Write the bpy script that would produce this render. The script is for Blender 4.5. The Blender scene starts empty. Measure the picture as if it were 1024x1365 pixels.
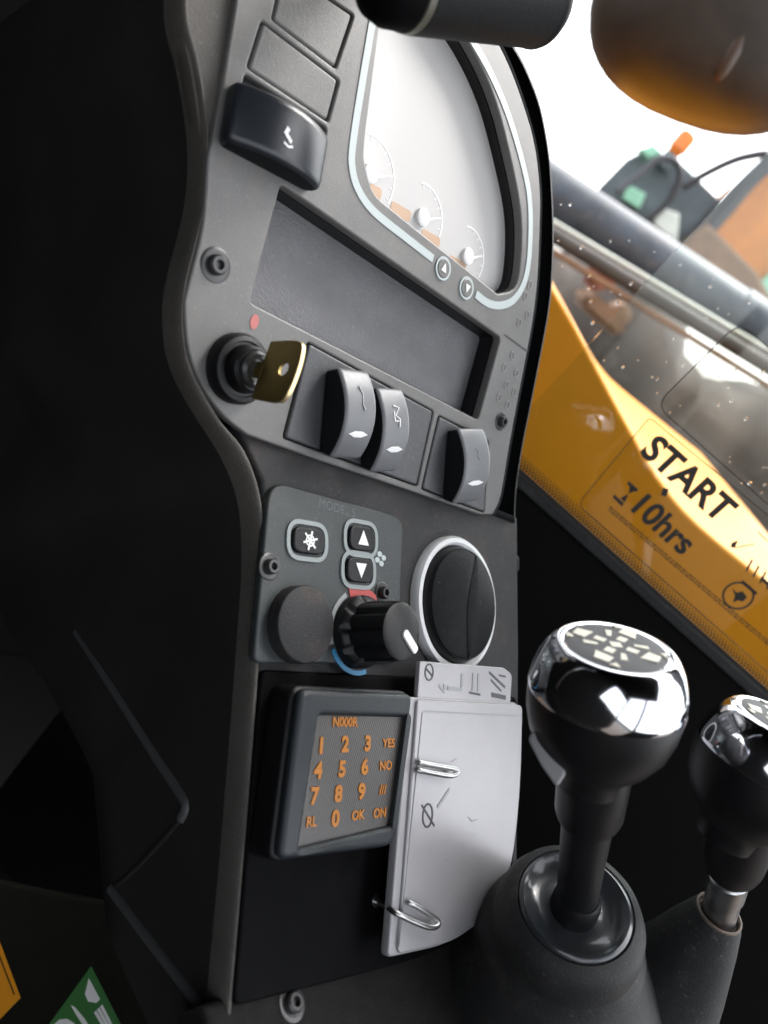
import bpy, bmesh, math, random
from mathutils import Vector as V, Matrix
random.seed(7)
sc = bpy.context.scene
COL = sc.collection

# ------------------------------------------------------------------ camera, sky, sun, exposure
F = 1012.0                                    # focal length in photo pixels (photo 1024 x 1365)
CAM = V((0, 0, 2.2))                          # eye height above the yard, seated in the cab
E1 = V((898, 278, 1012)).normalized()         # horizontal run of the dashboard, camera coords (right, down, forward)
E2 = V((-42, 158, -6)); E2 = (E2 - E1 * E2.dot(E1)).normalized()
NU = -E1.cross(E2)                            # upper dash faces the driver
LEAN = math.radians(35)
ZC = (-E2 * math.cos(LEAN) + NU * math.sin(LEAN)).normalized()
YC = E1.copy()
XC = YC.cross(ZC).normalized()
def D(c): c = V(c); return V((c.dot(XC), c.dot(YC), c.dot(ZC)))     # camera direction -> world direction
def W(c): return CAM + D(c)
cam_d = bpy.data.cameras.new('camera'); cam = bpy.data.objects.new('camera', cam_d); COL.objects.link(cam)
r_, u_, b_ = D((1, 0, 0)), D((0, -1, 0)), D((0, 0, -1))
cam.matrix_world = Matrix(((r_.x, u_.x, b_.x, CAM.x), (r_.y, u_.y, b_.y, CAM.y), (r_.z, u_.z, b_.z, CAM.z), (0, 0, 0, 1)))
cam_d.sensor_fit = 'VERTICAL'; cam_d.sensor_height = 36; cam_d.lens = 36 * F / 1365.0
cam_d.clip_start = 0.02; cam_d.clip_end = 500
cam_d.dof.use_dof = True; cam_d.dof.focus_distance = 0.40; cam_d.dof.aperture_fstop = 6.5
sc.camera = cam

SUN_EL, SUN_AZ = math.radians(60), math.radians(-14)      # azimuth measured from +Y towards +X
wd = bpy.data.worlds.new('World'); sc.world = wd; wd.use_nodes = True
nt = wd.node_tree; bg = nt.nodes['Background']
sky = nt.nodes.new('ShaderNodeTexSky'); sky.sky_type = 'NISHITA'; sky.sun_disc = False
sky.sun_elevation = SUN_EL; sky.sun_rotation = SUN_AZ; sky.dust_density = 4.0; sky.air_density = 1.0
hs = nt.nodes.new('ShaderNodeHueSaturation'); hs.inputs['Saturation'].default_value = 0.22
nt.links.new(sky.outputs[0], hs.inputs['Color']); nt.links.new(hs.outputs[0], bg.inputs['Color'])
bg.inputs['Strength'].default_value = 0.15
sl = bpy.data.lights.new('sun', 'SUN'); sl.energy = 0.5; sl.angle = math.radians(20); sl.color = (1.0, 0.97, 0.92)
so = bpy.data.objects.new('sun', sl); COL.objects.link(so)
sd = V((math.sin(SUN_AZ) * math.cos(SUN_EL), math.cos(SUN_AZ) * math.cos(SUN_EL), math.sin(SUN_EL)))
so.rotation_euler = (-sd).to_track_quat('-Z', 'Y').to_euler()
sc.view_settings.view_transform = 'Standard'; sc.view_settings.look = 'None'
sc.view_settings.exposure = 2.4; sc.view_settings.gamma = 1.0
sc.cycles.use_denoising = True
sc.cycles.max_bounces = 8

# ------------------------------------------------------------------ frames
class Frame:
    """Right-handed local frame given in camera coords: x right, y up, z out of the surface."""
    def __init__(s, o, x, z):
        s.o = V(o); s.z = V(z).normalized(); x = V(x); s.x = (x - s.z * x.dot(s.z)).normalized(); s.y = s.z.cross(s.x)
        wx, wy, wz, wo = D(s.x), D(s.y), D(s.z), W(s.o)
        s.M = Matrix(((wx.x, wy.x, wz.x, wo.x), (wx.y, wy.y, wz.y, wo.y), (wx.z, wy.z, wz.z, wo.z), (0, 0, 0, 1)))
    def pix(s, px, py, h=0.0):
        r = V(((px - 512) / F, (py - 682.5) / F, 1)); o = s.o + s.z * h
        p = r * (o.dot(s.z) / r.dot(s.z)) - o
        return V((p.dot(s.x), p.dot(s.y)))
    def pts(s, ps, h=0.0): return [s.pix(a, b, h) for a, b in ps]
    def at(s, x, y, z=0.0): return s.M @ Matrix.Translation((x, y, z))
    def cam(s, x, y, z): return s.o + s.x * x + s.y * y + s.z * z
def PC(px, py, z): return V(((px - 512) / F * z, (py - 682.5) / F * z, z))    # camera coords at depth z
def PW(px, py, z): return W(PC(px, py, z))
DIST = 0.283
U = Frame(-NU * DIST, E1, NU)
_r = V(((500 - 512) / F, (640 - 682.5) / F, 1))
HINGE = _r * (U.o.dot(NU) / _r.dot(NU)) - NU * 0.004
L2 = V((-.048, 1, -.23)); L2 = (L2 - E1 * L2.dot(E1)).normalized()
NL = -E1.cross(L2)
L = Frame(HINGE, E1, NL)

# ------------------------------------------------------------------ materials
def mat(name, col, rough=0.5, metal=0.0, grain=0, gs=900, var=0.0, vs=30, coat=0.0, spec=0.5, dust=None, dustamt=0.0, specks=0.0):
    m = bpy.data.materials.new(name); m.use_nodes = True; n = m.node_tree.nodes; l = m.node_tree.links
    b = n['Principled BSDF']; b.inputs['Base Color'].default_value = (*col, 1); b.inputs['Roughness'].default_value = rough
    b.inputs['Metallic'].default_value = metal; b.inputs['Coat Weight'].default_value = coat; b.inputs['Coat Roughness'].default_value = 0.04
    b.inputs['Specular IOR Level'].default_value = spec
    if grain or var or dustamt: tc = n.new('ShaderNodeTexCoord')
    if grain:
        t = n.new('ShaderNodeTexNoise'); t.inputs['Scale'].default_value = gs; t.inputs['Detail'].default_value = 3
        bp = n.new('ShaderNodeBump'); bp.inputs['Strength'].default_value = grain; bp.inputs['Distance'].default_value = 0.0006
        l.new(tc.outputs['Object'], t.inputs['Vector']); l.new(t.outputs['Fac'], bp.inputs['Height']); l.new(bp.outputs[0], b.inputs['Normal'])
    src = None
    if var:
        t = n.new('ShaderNodeTexNoise'); t.inputs['Scale'].default_value = vs; t.inputs['Detail'].default_value = 6; t.inputs['Roughness'].default_value = 0.65
        l.new(tc.outputs['Object'], t.inputs['Vector'])
        cr = n.new('ShaderNodeValToRGB')
        cr.color_ramp.elements[0].position = 0.3; cr.color_ramp.elements[1].position = 0.7
        cr.color_ramp.elements[0].color = (*[c * (1 - var) for c in col], 1); cr.color_ramp.elements[1].color = (*[min(1, c * (1 + var)) for c in col], 1)
        l.new(t.outputs['Fac'], cr.inputs[0]); src = cr.outputs[0]
        ma = n.new('ShaderNodeMapRange'); ma.inputs['To Min'].default_value = rough * .85; ma.inputs['To Max'].default_value = min(1, rough * 1.2)
        l.new(t.outputs['Fac'], ma.inputs['Value']); l.new(ma.outputs[0], b.inputs['Roughness'])
        l.new(src, b.inputs['Base Color'])
    if dustamt:
        t = n.new('ShaderNodeTexNoise'); t.inputs['Scale'].default_value = vs * 2.3; t.inputs['Detail'].default_value = 8; t.inputs['Roughness'].default_value = 0.75
        l.new(tc.outputs['Object'], t.inputs['Vector'])
        cr = n.new('ShaderNodeValToRGB'); cr.color_ramp.elements[0].position = 0.52; cr.color_ramp.elements[1].position = 0.72
        cr.color_ramp.elements[1].color = (dustamt,) * 3 + (1,)
        l.new(t.outputs['Fac'], cr.inputs[0])
        mx = n.new('ShaderNodeMix'); mx.data_type = 'RGBA'; l.new(cr.outputs[0], mx.inputs[0])
        if src: l.new(src, mx.inputs[6])
        else: mx.inputs[6].default_value = (*col, 1)
        mx.inputs[7].default_value = (*dust, 1); l.new(mx.outputs[2], b.inputs['Base Color'])
    if specks:
        b_in = b.inputs['Base Color']; prev = b_in.links[0].from_socket if b_in.links else None
        t = n.new('ShaderNodeTexNoise'); t.inputs['Scale'].default_value = 520; t.inputs['Detail'].default_value = 1
        t2 = n.new('ShaderNodeTexNoise'); t2.inputs['Scale'].default_value = 38; t2.inputs['Detail'].default_value = 4
        l.new(tc.outputs['Object'], t.inputs['Vector']); l.new(tc.outputs['Object'], t2.inputs['Vector'])
        ad = n.new('ShaderNodeMath'); ad.operation = 'MULTIPLY_ADD'; ad.inputs[1].default_value = .35
        l.new(t2.outputs['Fac'], ad.inputs[0]); l.new(t.outputs['Fac'], ad.inputs[2])
        cr = n.new('ShaderNodeValToRGB'); cr.color_ramp.elements[0].position = .84; cr.color_ramp.elements[1].position = .95
        cr.color_ramp.elements[1].color = (specks,) * 3 + (1,); l.new(ad.outputs[0], cr.inputs[0])
        mx = n.new('ShaderNodeMix'); mx.data_type = 'RGBA'; l.new(cr.outputs[0], mx.inputs[0])
        if prev: l.new(prev, mx.inputs[6])
        else: mx.inputs[6].default_value = (*col, 1)
        mx.inputs[7].default_value = (.42, .38, .34, 1); l.new(mx.outputs[2], b_in)
    return m
DUST = (0.22, 0.18, 0.14)
M = {}
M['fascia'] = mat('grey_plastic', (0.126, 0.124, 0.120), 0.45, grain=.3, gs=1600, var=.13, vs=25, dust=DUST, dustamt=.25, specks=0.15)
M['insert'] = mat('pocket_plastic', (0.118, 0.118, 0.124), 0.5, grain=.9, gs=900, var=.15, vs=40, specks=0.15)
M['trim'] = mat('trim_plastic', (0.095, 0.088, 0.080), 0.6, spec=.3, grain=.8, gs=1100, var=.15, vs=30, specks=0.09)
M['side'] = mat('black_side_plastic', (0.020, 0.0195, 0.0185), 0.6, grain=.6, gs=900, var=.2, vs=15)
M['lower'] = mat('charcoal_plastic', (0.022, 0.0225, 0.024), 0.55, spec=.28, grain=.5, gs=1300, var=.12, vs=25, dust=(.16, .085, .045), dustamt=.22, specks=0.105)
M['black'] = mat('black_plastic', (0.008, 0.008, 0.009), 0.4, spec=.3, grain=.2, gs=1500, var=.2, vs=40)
M['blackgloss'] = mat('gloss_black_plastic', (0.0045, 0.0045, 0.005), 0.6, var=.25, vs=30, spec=.03, dust=(.02, .019, .017), dustamt=.2)
M['matte'] = mat('matte_black', (0.009, 0.010, 0.011), 0.6, grain=.4, gs=1200, spec=.15)
M['rocker'] = mat('rocker_grey', (0.145, 0.150, 0.158), 0.36, grain=.15, gs=1800, var=.06, vs=40)
M['rockerblack'] = mat('rocker_black', (0.016, 0.019, 0.024), 0.28, grain=.15, gs=1800, var=.06, vs=40)
M['module'] = mat('switch_plate', (0.066, 0.068, 0.072), 0.5, grain=.3, gs=1500, var=.1, vs=40, specks=0.105)
M['line'] = mat('pale_line_print', (0.42, 0.47, 0.47), 0.45)
M['ivory'] = mat('ivory_print', (0.75, 0.73, 0.62), 0.5, var=.1, vs=200)
M['white'] = mat('white_print', (0.8, 0.8, 0.8), 0.4)
M['grey'] = mat('grey_print', (0.3, 0.31, 0.32), 0.5)
M['line2'] = mat('button_ring_print', (0.24, 0.27, 0.27), 0.5)
M['scratch'] = mat('scratch_grey', (0.33, 0.322, 0.335), 0.5)
M['shelf'] = mat('shelf_rubber', (0.013, 0.0125, 0.012), 0.8, spec=.15, grain=.8, gs=700, var=.3, vs=60, dust=(.05, .045, .04), dustamt=.25)
M['moulded'] = mat('moulded_mark_grey', (0.20, 0.20, 0.198), 0.45)
M['faint'] = mat('faint_print', (0.085, 0.093, 0.095), 0.5)
M['rib'] = mat('lit_rib', (0.075, 0.077, 0.08), 0.5)  # paler than the side panel: the faint light on the ribs is painted in
M['dgrey'] = mat('dark_print', (0.06, 0.06, 0.065), 0.5)
M['ink'] = mat('black_ink', (0.012, 0.009, 0.006), 0.5)
M['chrome'] = mat('chrome', (0.78, 0.79, 0.83), 0.085, 1.0, var=.02, vs=90)
M['steel'] = mat('zinc_steel', (0.5, 0.5, 0.5), 0.3, 1.0, var=.2, vs=80)
M['screw'] = mat('dark_screw', (0.035, 0.035, 0.035), 0.3, 0.0)
M['brass'] = mat('key_brass', (0.30, 0.22, 0.075), 0.34, 0.85, var=.15, vs=120)
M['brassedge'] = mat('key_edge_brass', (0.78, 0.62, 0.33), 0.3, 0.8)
M['red'] = mat('red_print', (0.45, 0.055, 0.05), 0.5)
M['blue'] = mat('blue_print', (0.03, 0.22, 0.42), 0.5)
M['redwarn'] = mat('faded_red', (0.42, 0.12, 0.11), 0.5)
M['hvac'] = mat('heater_plate', (0.038, 0.044, 0.045), 0.5, spec=.4, grain=.3, gs=1600, var=.12, vs=25, dust=(.2, .18, .15), dustamt=.1, specks=0.12)
M['ring'] = mat('vent_ring_white', (0.68, 0.69, 0.69), 0.4, var=.06, vs=40)
M['ventin'] = mat('vent_black', (0.005, 0.006, 0.007), 0.55, grain=.15, gs=1500, spec=.12, var=.15, vs=40, dust=(.05, .05, .05), dustamt=.15, specks=0.075)
M['card'] = mat('silver_card', (0.37, 0.362, 0.376), 0.36, 0.25, var=.05, vs=35, dust=(.36, .33, .30), dustamt=.22)
M['cardedge'] = mat('silver_card_edge', (0.34, 0.335, 0.345), 0.4, 0.2, var=.05, vs=35)
M['kpframe'] = mat('keypad_frame', (0.017, 0.022, 0.026), 0.45, spec=.4, grain=.25, gs=1500, var=.1, vs=40)
M['orange'] = mat('orange_print', (0.44, 0.155, 0.012), 0.5)
M['rubber'] = mat('black_rubber', (0.020, 0.0205, 0.0208), 0.6, spec=.3, grain=.35, gs=700, var=.2, vs=30, dust=(.12, .11, .10), dustamt=.2, specks=0.09)
M['yellow'] = mat('amber_paint', (0.66, 0.25, 0.006), 0.42, grain=0, var=.04, vs=6, spec=.22)
M['sticker_o'] = mat('orange_sticker', (0.75, 0.30, 0.015), 0.35)
M['sticker_g'] = mat('green_sticker', (0.045, 0.17, 0.045), 0.35)
M['dirt'] = mat('yard_dirt', (0.034, 0.024, 0.017), 0.9, var=.5, vs=1.3, dust=(.12, .10, .085), dustamt=.5)
M['bluegrey'] = mat('blue_grey_pipe', (0.045, 0.055, 0.068), 0.5, 0.0, var=.35, vs=9, dust=(.16, .14, .12), dustamt=.4)
M['bgdark'] = mat('machine_dark', (0.10, 0.125, 0.135), 0.4, var=.3, vs=4)
M['bgorange'] = mat('machine_orange', (0.66, 0.22, 0.015), 0.4, var=.2, vs=4)
M['bgbrown'] = mat('machine_rust', (0.22, 0.12, 0.06), 0.6, var=.4, vs=4)
M['bgbrown2'] = mat('dark_brown_steel', (0.06, 0.05, 0.042), 0.6, var=.3, vs=6)
M['bgrust'] = mat('machine_red_rust', (0.22, 0.06, 0.025), 0.6, var=.4, vs=6)
M['mint'] = mat('mint_paint', (0.33, 0.66, 0.46), 0.4, var=.1, vs=4)
M['cream'] = mat('cream_paint', (0.7, 0.74, 0.66), 0.4, var=.1, vs=4)
M['beacon'] = mat('beacon_amber', (0.8, 0.22, 0.03), 0.25)
M['hose'] = mat('hose_black', (0.05, 0.05, 0.055), 0.4)
M['cabwall'] = mat('cab_lining', (0.005, 0.005, 0.005), 0.9, spec=.1, grain=.5, gs=300)
M['mirror_h'] = mat('brown_black_housing', (0.035, 0.024, 0.016), 0.45, grain=0, var=.3, vs=20)
M['streak'] = mat('highlight_strip', (0.07, 0.042, 0.026), 0.4)  # soft highlight streak on the mirror housing, painted as a paler strip
M['oil'] = mat('olive_floor', (0.009, 0.009, 0.006), 0.9, spec=.15, grain=.8, gs=400, var=.3, vs=60)

def screen_mat():
    m = bpy.data.materials.new('display_glass'); m.use_nodes = True; b = m.node_tree.nodes['Principled BSDF']
    b.inputs['Base Color'].default_value = (0.50, 0.49, 0.482, 1); b.inputs['Roughness'].default_value = 0.4
    b.inputs['Specular IOR Level'].default_value = 0.2; b.inputs['Coat Weight'].default_value = 0.4; b.inputs['Coat Roughness'].default_value = 0.12; b.inputs['Coat IOR'].default_value = 1.5
    return m
M['screen'] = screen_mat()
def hatch_mat():
    m = bpy.data.materials.new('keypad_mesh_face'); m.use_nodes = True; n = m.node_tree.nodes; l = m.node_tree.links; b = n['Principled BSDF']
    tc = n.new('ShaderNodeTexCoord'); w = n.new('ShaderNodeTexWave'); w.inputs['Scale'].default_value = 240; w.inputs['Distortion'].default_value = 0.6
    mp = n.new('ShaderNodeMapping'); mp.inputs['Rotation'].default_value = (0, 0, math.radians(20))
    l.new(tc.outputs['Object'], mp.inputs[0]); l.new(mp.outputs[0], w.inputs['Vector'])
    cr = n.new('ShaderNodeValToRGB'); cr.color_ramp.elements[0].color = (.030, .028, .026, 1); cr.color_ramp.elements[1].color = (.115, .110, .105, 1)
    l.new(w.outputs['Fac'], cr.inputs[0]); l.new(cr.outputs[0], b.inputs['Base Color']); b.inputs['Roughness'].default_value = .4
    bp = n.new('ShaderNodeBump'); bp.inputs['Strength'].default_value = .3; bp.inputs['Distance'].default_value = .0003
    l.new(w.outputs['Fac'], bp.inputs['Height']); l.new(bp.outputs[0], b.inputs['Normal'])
    return m
M['kpface'] = hatch_mat()
def pane_mat(name, tint, gl):
    m = bpy.data.materials.new(name); m.use_nodes = True; n = m.node_tree.nodes; l = m.node_tree.links
    n.remove(n['Principled BSDF']); out = n['Material Output']
    t = n.new('ShaderNodeBsdfTransparent'); t.inputs[0].default_value = (*tint, 1)
    g = n.new('ShaderNodeBsdfGlossy'); g.inputs['Roughness'].default_value = 0.02
    fr = n.new('ShaderNodeFresnel'); fr.inputs[0].default_value = gl
    mx = n.new('ShaderNodeMixShader'); l.new(fr.outputs[0], mx.inputs[0]); l.new(t.outputs[0], mx.inputs[1]); l.new(g.outputs[0], mx.inputs[2])
    l.new(mx.outputs[0], out.inputs[0]); return m
M['glass'] = pane_mat('window_glass', (0.93, 0.96, 0.95), 1.45)
M['film'] = pane_mat('clear_film', (0.965, 0.955, 0.94), 1.25)
def drop_mat():
    m = bpy.data.materials.new('water_drop'); m.use_nodes = True; b = m.node_tree.nodes['Principled BSDF']
    b.inputs['Transmission Weight'].default_value = 1; b.inputs['IOR'].default_value = 1.33; b.inputs['Roughness'].default_value = 0.03
    b.inputs['Base Color'].default_value = (1, 1, 1, 1); return m
M['drop'] = drop_mat()

# ------------------------------------------------------------------ mesh helpers
def finish(me, ang=35):
    for p in me.polygons: p.use_smooth = True
    me.set_sharp_from_angle(angle=math.radians(ang)); return me
def obj(name, me, m, parent=None, mw=None):
    o = bpy.data.objects.new(name, me); COL.objects.link(o)
    if m is not None and not me.materials: me.materials.append(M[m] if isinstance(m, str) else m)
    if parent: o.parent = parent
    if mw is not None: o.matrix_local = mw
    return o
def tag(o, label, cat, group=None):
    o['label'] = label; o['category'] = cat
    if group: o['group'] = group
    return o
def thing(name, label, cat, mw, group=None):
    o = bpy.data.objects.new(name, None); COL.objects.link(o); o.empty_display_size = .02; o.matrix_world = mw
    return tag(o, label, cat, group)
def struct(o): o['kind'] = 'structure'; return o
def mesh(verts, faces, ang=35, merge=False):
    me = bpy.data.meshes.new('m'); me.from_pydata([tuple(v) for v in verts], [], faces); me.validate(); me.update()
    bm = bmesh.new(); bm.from_mesh(me)
    if merge: bmesh.ops.remove_doubles(bm, verts=bm.verts, dist=1e-6)
    bmesh.ops.recalc_face_normals(bm, faces=bm.faces); bm.to_mesh(me); bm.free()
    return finish(me, ang)
def rnd(pts, r, seg=5):
    """round the corners of a polygon"""
    out = []; n = len(pts)
    rs = r if isinstance(r, (list, tuple)) else [r] * n
    for i in range(n):
        p, a, c = V(pts[i]).to_2d(), V(pts[i - 1]).to_2d(), V(pts[(i + 1) % n]).to_2d(); rr = rs[i]
        if rr <= 0: out.append(p); continue
        da, dc = (a - p), (c - p); la, lc = da.length, dc.length; da /= la; dc /= lc
        k = min(rr, la * .45, lc * .45)
        A, B = p + da * k, p + dc * k
        for s in range(seg + 1):
            t = s / seg; out.append(A * (1 - t) ** 2 + p * 2 * t * (1 - t) + B * t * t)
    return out
def rect(cx, cy, w, h, r=0.0, seg=5):
    p = [V((cx - w / 2, cy - h / 2)), V((cx + w / 2, cy - h / 2)), V((cx + w / 2, cy + h / 2)), V((cx - w / 2, cy + h / 2))]
    return rnd(p, r, seg) if r else p
def circ(cx, cy, r, n=40, ry=None): return [V((cx + r * math.cos(2 * math.pi * i / n), cy + (ry or r) * math.sin(2 * math.pi * i / n))) for i in range(n)]
def curve_smooth(pts, n=6, closed=False):
    out = []; N = len(pts); P = [V(p) for p in pts]
    rng = range(N if closed else N - 1)
    for i in rng:
        p0 = P[i - 1] if (closed or i > 0) else P[i]; p1 = P[i]; p2 = P[(i + 1) % N]; p3 = P[(i + 2) % N] if (closed or i + 2 < N) else p2
        for s in range(n):
            t = s / n
            out.append(.5 * ((2 * p1) + (p2 - p0) * t + (2 * p0 - 5 * p1 + 4 * p2 - p3) * t * t + (3 * p1 - p0 - 3 * p2 + p3) * t ** 3))
    if not closed: out.append(P[-1])
    return out
def plate_me(outline, z0, z1, bev=0.0, holes=(), bres=2, ang=35):
    cu = bpy.data.curves.new('c', 'CURVE'); cu.dimensions = '2D'; cu.fill_mode = 'BOTH'
    for poly in [outline, *holes]:
        sp = cu.splines.new('POLY'); sp.points.add(len(poly) - 1); sp.use_cyclic_u = True
        for q, p in zip(sp.points, poly): q.co = (p[0], p[1], 0, 1)
    bev = min(bev, (z1 - z0) * .49)
    cu.extrude = (z1 - z0) / 2 - bev; cu.bevel_depth = bev; cu.bevel_resolution = bres; cu.offset = -bev
    ob = bpy.data.objects.new('c', cu); me = bpy.data.meshes.new_from_object(ob)
    bpy.data.objects.remove(ob); bpy.data.curves.remove(cu)
    me.transform(Matrix.Translation((0, 0, (z0 + z1) / 2)))
    bm = bmesh.new(); bm.from_mesh(me); bmesh.ops.remove_doubles(bm, verts=bm.verts, dist=1e-7); bm.to_mesh(me); bm.free()
    me.materials.clear(); finish(me, ang)
    for p in me.polygons:
        if abs(p.normal.z) > .999: p.use_smooth = False
    return me
def sub(pts, b): return [V((p[0] - b[0], p[1] - b[1])) for p in pts]
def text_me(body, size, h=.0002, bold=0.0, ax='CENTER'):
    cu = bpy.data.curves.new('t', 'FONT'); cu.body = body; cu.size = size; cu.align_x = ax; cu.align_y = 'CENTER'; cu.extrude = h; cu.offset = bold * size
    cu.resolution_u = 4
    ob = bpy.data.objects.new('t', cu); me = bpy.data.meshes.new_from_object(ob)
    bpy.data.objects.remove(ob); bpy.data.curves.remove(cu); me.materials.clear(); return finish(me)
def lathe_me(prof, seg=40, lobes=0, amp=0.0, lz=None, ang=35):
    vs, fs = [], []
    for (r, z) in prof:
        for i in range(seg):
            a = 2 * math.pi * i / seg; rr = r
            if lobes and lz and lz[0] <= z <= lz[1]: rr = r * (1 - amp * (max(0, math.cos(lobes * a))) ** 2)
            vs.append((rr * math.cos(a), rr * math.sin(a), z))
    n = len(prof)
    for j in range(n - 1):
        for i in range(seg):
            k = (i + 1) % seg; fs.append((j * seg + i, j * seg + k, (j + 1) * seg + k, (j + 1) * seg + i))
    fs.append(tuple(range((n - 1) * seg, n * seg))); fs.append(tuple(reversed(range(seg))))
    return mesh(vs, fs, ang)
def tube_me(path, r, seg=10, cap=True):
    P = [V(p).to_3d() for p in path]; vs, fs = [], []; n = len(P)
    rr = r if isinstance(r, (list, tuple)) else [r] * n
    t0 = (P[1] - P[0]).normalized(); a = t0.orthogonal().normalized()
    for i in range(n):
        t = (P[min(i + 1, n - 1)] - P[max(i - 1, 0)]).normalized()
        a = (a - t * a.dot(t)).normalized(); b = t.cross(a)
        for k in range(seg):
            q = 2 * math.pi * k / seg; vs.append(P[i] + (a * math.cos(q) + b * math.sin(q)) * rr[i])
    for i in range(n - 1):
        for k in range(seg):
            j = (k + 1) % seg; fs.append((i * seg + k, i * seg + j, (i + 1) * seg + j, (i + 1) * seg + k))
    if cap: fs.append(tuple(range((n - 1) * seg, n * seg))); fs.append(tuple(reversed(range(seg))))
    return mesh(vs, fs, 50)
def strip_me(path, w, z0, z1, closed=False):
    """flat ribbon of width w along a 2D path, with a little height"""
    P = [V(p).to_2d() for p in path]; n = len(P); Lf, Rt = [], []
    for i in range(n):
        t = (P[(i + 1) % n] - P[i - 1]) if closed else (P[min(i + 1, n - 1)] - P[max(i - 1, 0)])
        t.normalize(); nn = V((-t.y, t.x)) * w / 2; Lf.append(P[i] + nn); Rt.append(P[i] - nn)
    vs = [(*p, z1) for p in Lf] + [(*p, z1) for p in Rt] + [(*p, z0) for p in Lf] + [(*p, z0) for p in Rt]; fs = []
    for i in range(n if closed else n - 1):
        j = (i + 1) % n
        fs += [(i, j, n + j, n + i), (2 * n + i, 2 * n + j, j, i), (n + i, n + j, 3 * n + j, 3 * n + i)]
    return mesh(vs, fs, 30)
def prism_yz(prof, w, bev=0.0):
    """profile in (y,z) swept across x, bevelled"""
    n = len(prof); vs = [(-w / 2, y, z) for y, z in prof] + [(w / 2, y, z) for y, z in prof]
    fs = [tuple(range(n)), tuple(reversed(range(n, 2 * n)))] + [(i, (i + 1) % n, n + (i + 1) % n, n + i) for i in range(n)]
    me = bpy.data.meshes.new('m'); me.from_pydata(vs, [], fs); bm = bmesh.new(); bm.from_mesh(me)
    bmesh.ops.recalc_face_normals(bm, faces=bm.faces)
    if bev:
        ed = [e for e in bm.edges if e.calc_face_angle(0) > .6]
        bmesh.ops.bevel(bm, geom=ed, offset=bev, segments=3, affect='EDGES', profile=.6)
    bm.to_mesh(me); bm.free(); return finish(me, 40)
def box_me(w, d, h, bev=0.0, c=(0, 0, 0)):
    bm = bmesh.new(); bmesh.ops.create_cube(bm, size=1)
    for v in bm.verts: v.co = V((v.co.x * w + c[0], v.co.y * d + c[1], v.co.z * h + c[2]))
    if bev: bmesh.ops.bevel(bm, geom=list(bm.edges), offset=bev, segments=2, affect='EDGES')
    me = bpy.data.meshes.new('m'); bm.to_mesh(me); bm.free(); return finish(me)
T = Matrix.Translation

# ================================================================== SETTING
# ground of the yard
g = obj('ground', mesh([(-200, -200, 0), (200, -200, 0), (200, 200, 0), (-200, 200, 0)], [(0, 1, 2, 3)]), 'dirt'); struct(g)
# unseen cab roof, rear wall and door side added to shape the light; far side wall, floor
def slab(name, x0, x1, y0, y1, z0, z1, m='cabwall'):
    o = obj(name, box_me(x1 - x0, y1 - y0, z1 - z0, 0, ((x0 + x1) / 2, (y0 + y1) / 2, (z0 + z1) / 2)), m); return struct(o)
cz = CAM.z
slab('added_cab_roof', -.75, .95, -.60, .50, cz + .80, cz + .85)
slab('added_cab_rear_wall', -.75, .95, -.66, -.605, cz - 1.0, cz + .0)
slab('added_cab_rear_header', -.75, .95, -.66, -.605, cz + .62, cz + .85)
slab('added_cab_rear_corner', -.75, .20, -.66, -.605, cz + .005, cz + .615)
slab('cab_side_wall', -.80, -.755, -.60, .42, cz - 1.0, cz + .85)
slab('cab_side_wall_foot', -.80, -.755, .425, .95, cz - 1.0, cz - .30)
slab('cab_floor', -.75, .95, -.60, .90, cz - .95, cz - .90)
slab('added_cab_door_rear_post', .955, 1.0, -.60, -.56, cz - 1.0, cz + .80)
slab('added_cab_door_mid_post', .956, 1.001, .05, .12, cz - .775, cz + .80)
slab('added_cab_door_rail', .957, 1.0, -.555, .045, cz - .06, cz - .01)
slab('added_cab_door_foot', .957, 1.0, -.555, .118, cz - 1.0, cz - .78)
slab('added_cab_door_panel', .957, 1.0, .125, .9, cz - 1.0, cz + .02)

# window pane in front, with its own frame G (x along the sill, y up the pane, z towards the driver)
GX = V((.745, .667, 0.0)); GX = (GX - ZC * GX.dot(ZC)).normalized()
GN = ZC.cross(GX) ; GN = -GN if GN.z > 0 else GN
G = Frame(PC(860, 760, .62), GX, GN)
gb0, gb1 = G.pix(700, 638), G.pix(1024, 925)
gx0 = G.pix(655, 600).x; gx1 = gx0 + .62; gy0 = (gb0.y + gb1.y) / 2
win = thing('window_pane', 'clear front window pane with dotted black border above the dark sill', 'window', G.at(gx0, gy0))
obj('glass', plate_me([V((0, 0)), V((gx1 - gx0, 0)), V((gx1 - gx0, .75)), V((0, .75))], -.006, 0), 'glass', win)
# dotted ceramic border: solid edge then rows of shrinking dots
dv, df = [], []
def dot(x, y, r, z=.0003):
    b = len(dv)
    for k in range(6): dv.append((x + r * math.cos(k * math.pi / 3), y + r * math.sin(k * math.pi / 3), z))
    df.append(tuple(range(b, b + 6)))
for row, (yy, rr) in enumerate([(.0050, .0013), (.0074, .00115), (.0098, .00095), (.0120, .0007)]):
    k = 0
    while k * .0031 < gx1 - gx0 - .004:
        dot(0.002 + k * .0031 + (.00155 if row % 2 else 0), yy, rr); k += 1
fd = obj('border_dots', mesh(dv, df), 'ink', win); fd['kind'] = 'stuff'
obj('border_band', plate_me([V((0, 0)), V((gx1 - gx0, 0)), V((gx1 - gx0, .0034)), V((0, .0034))], .0002, .0005), 'ink', win)
obj('rubber_seal', plate_me([V((0, -.010)), V((gx1 - gx0, -.010)), V((gx1 - gx0, 0)), V((0, 0))], -.012, .003, .002), 'rubber', win)
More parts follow.
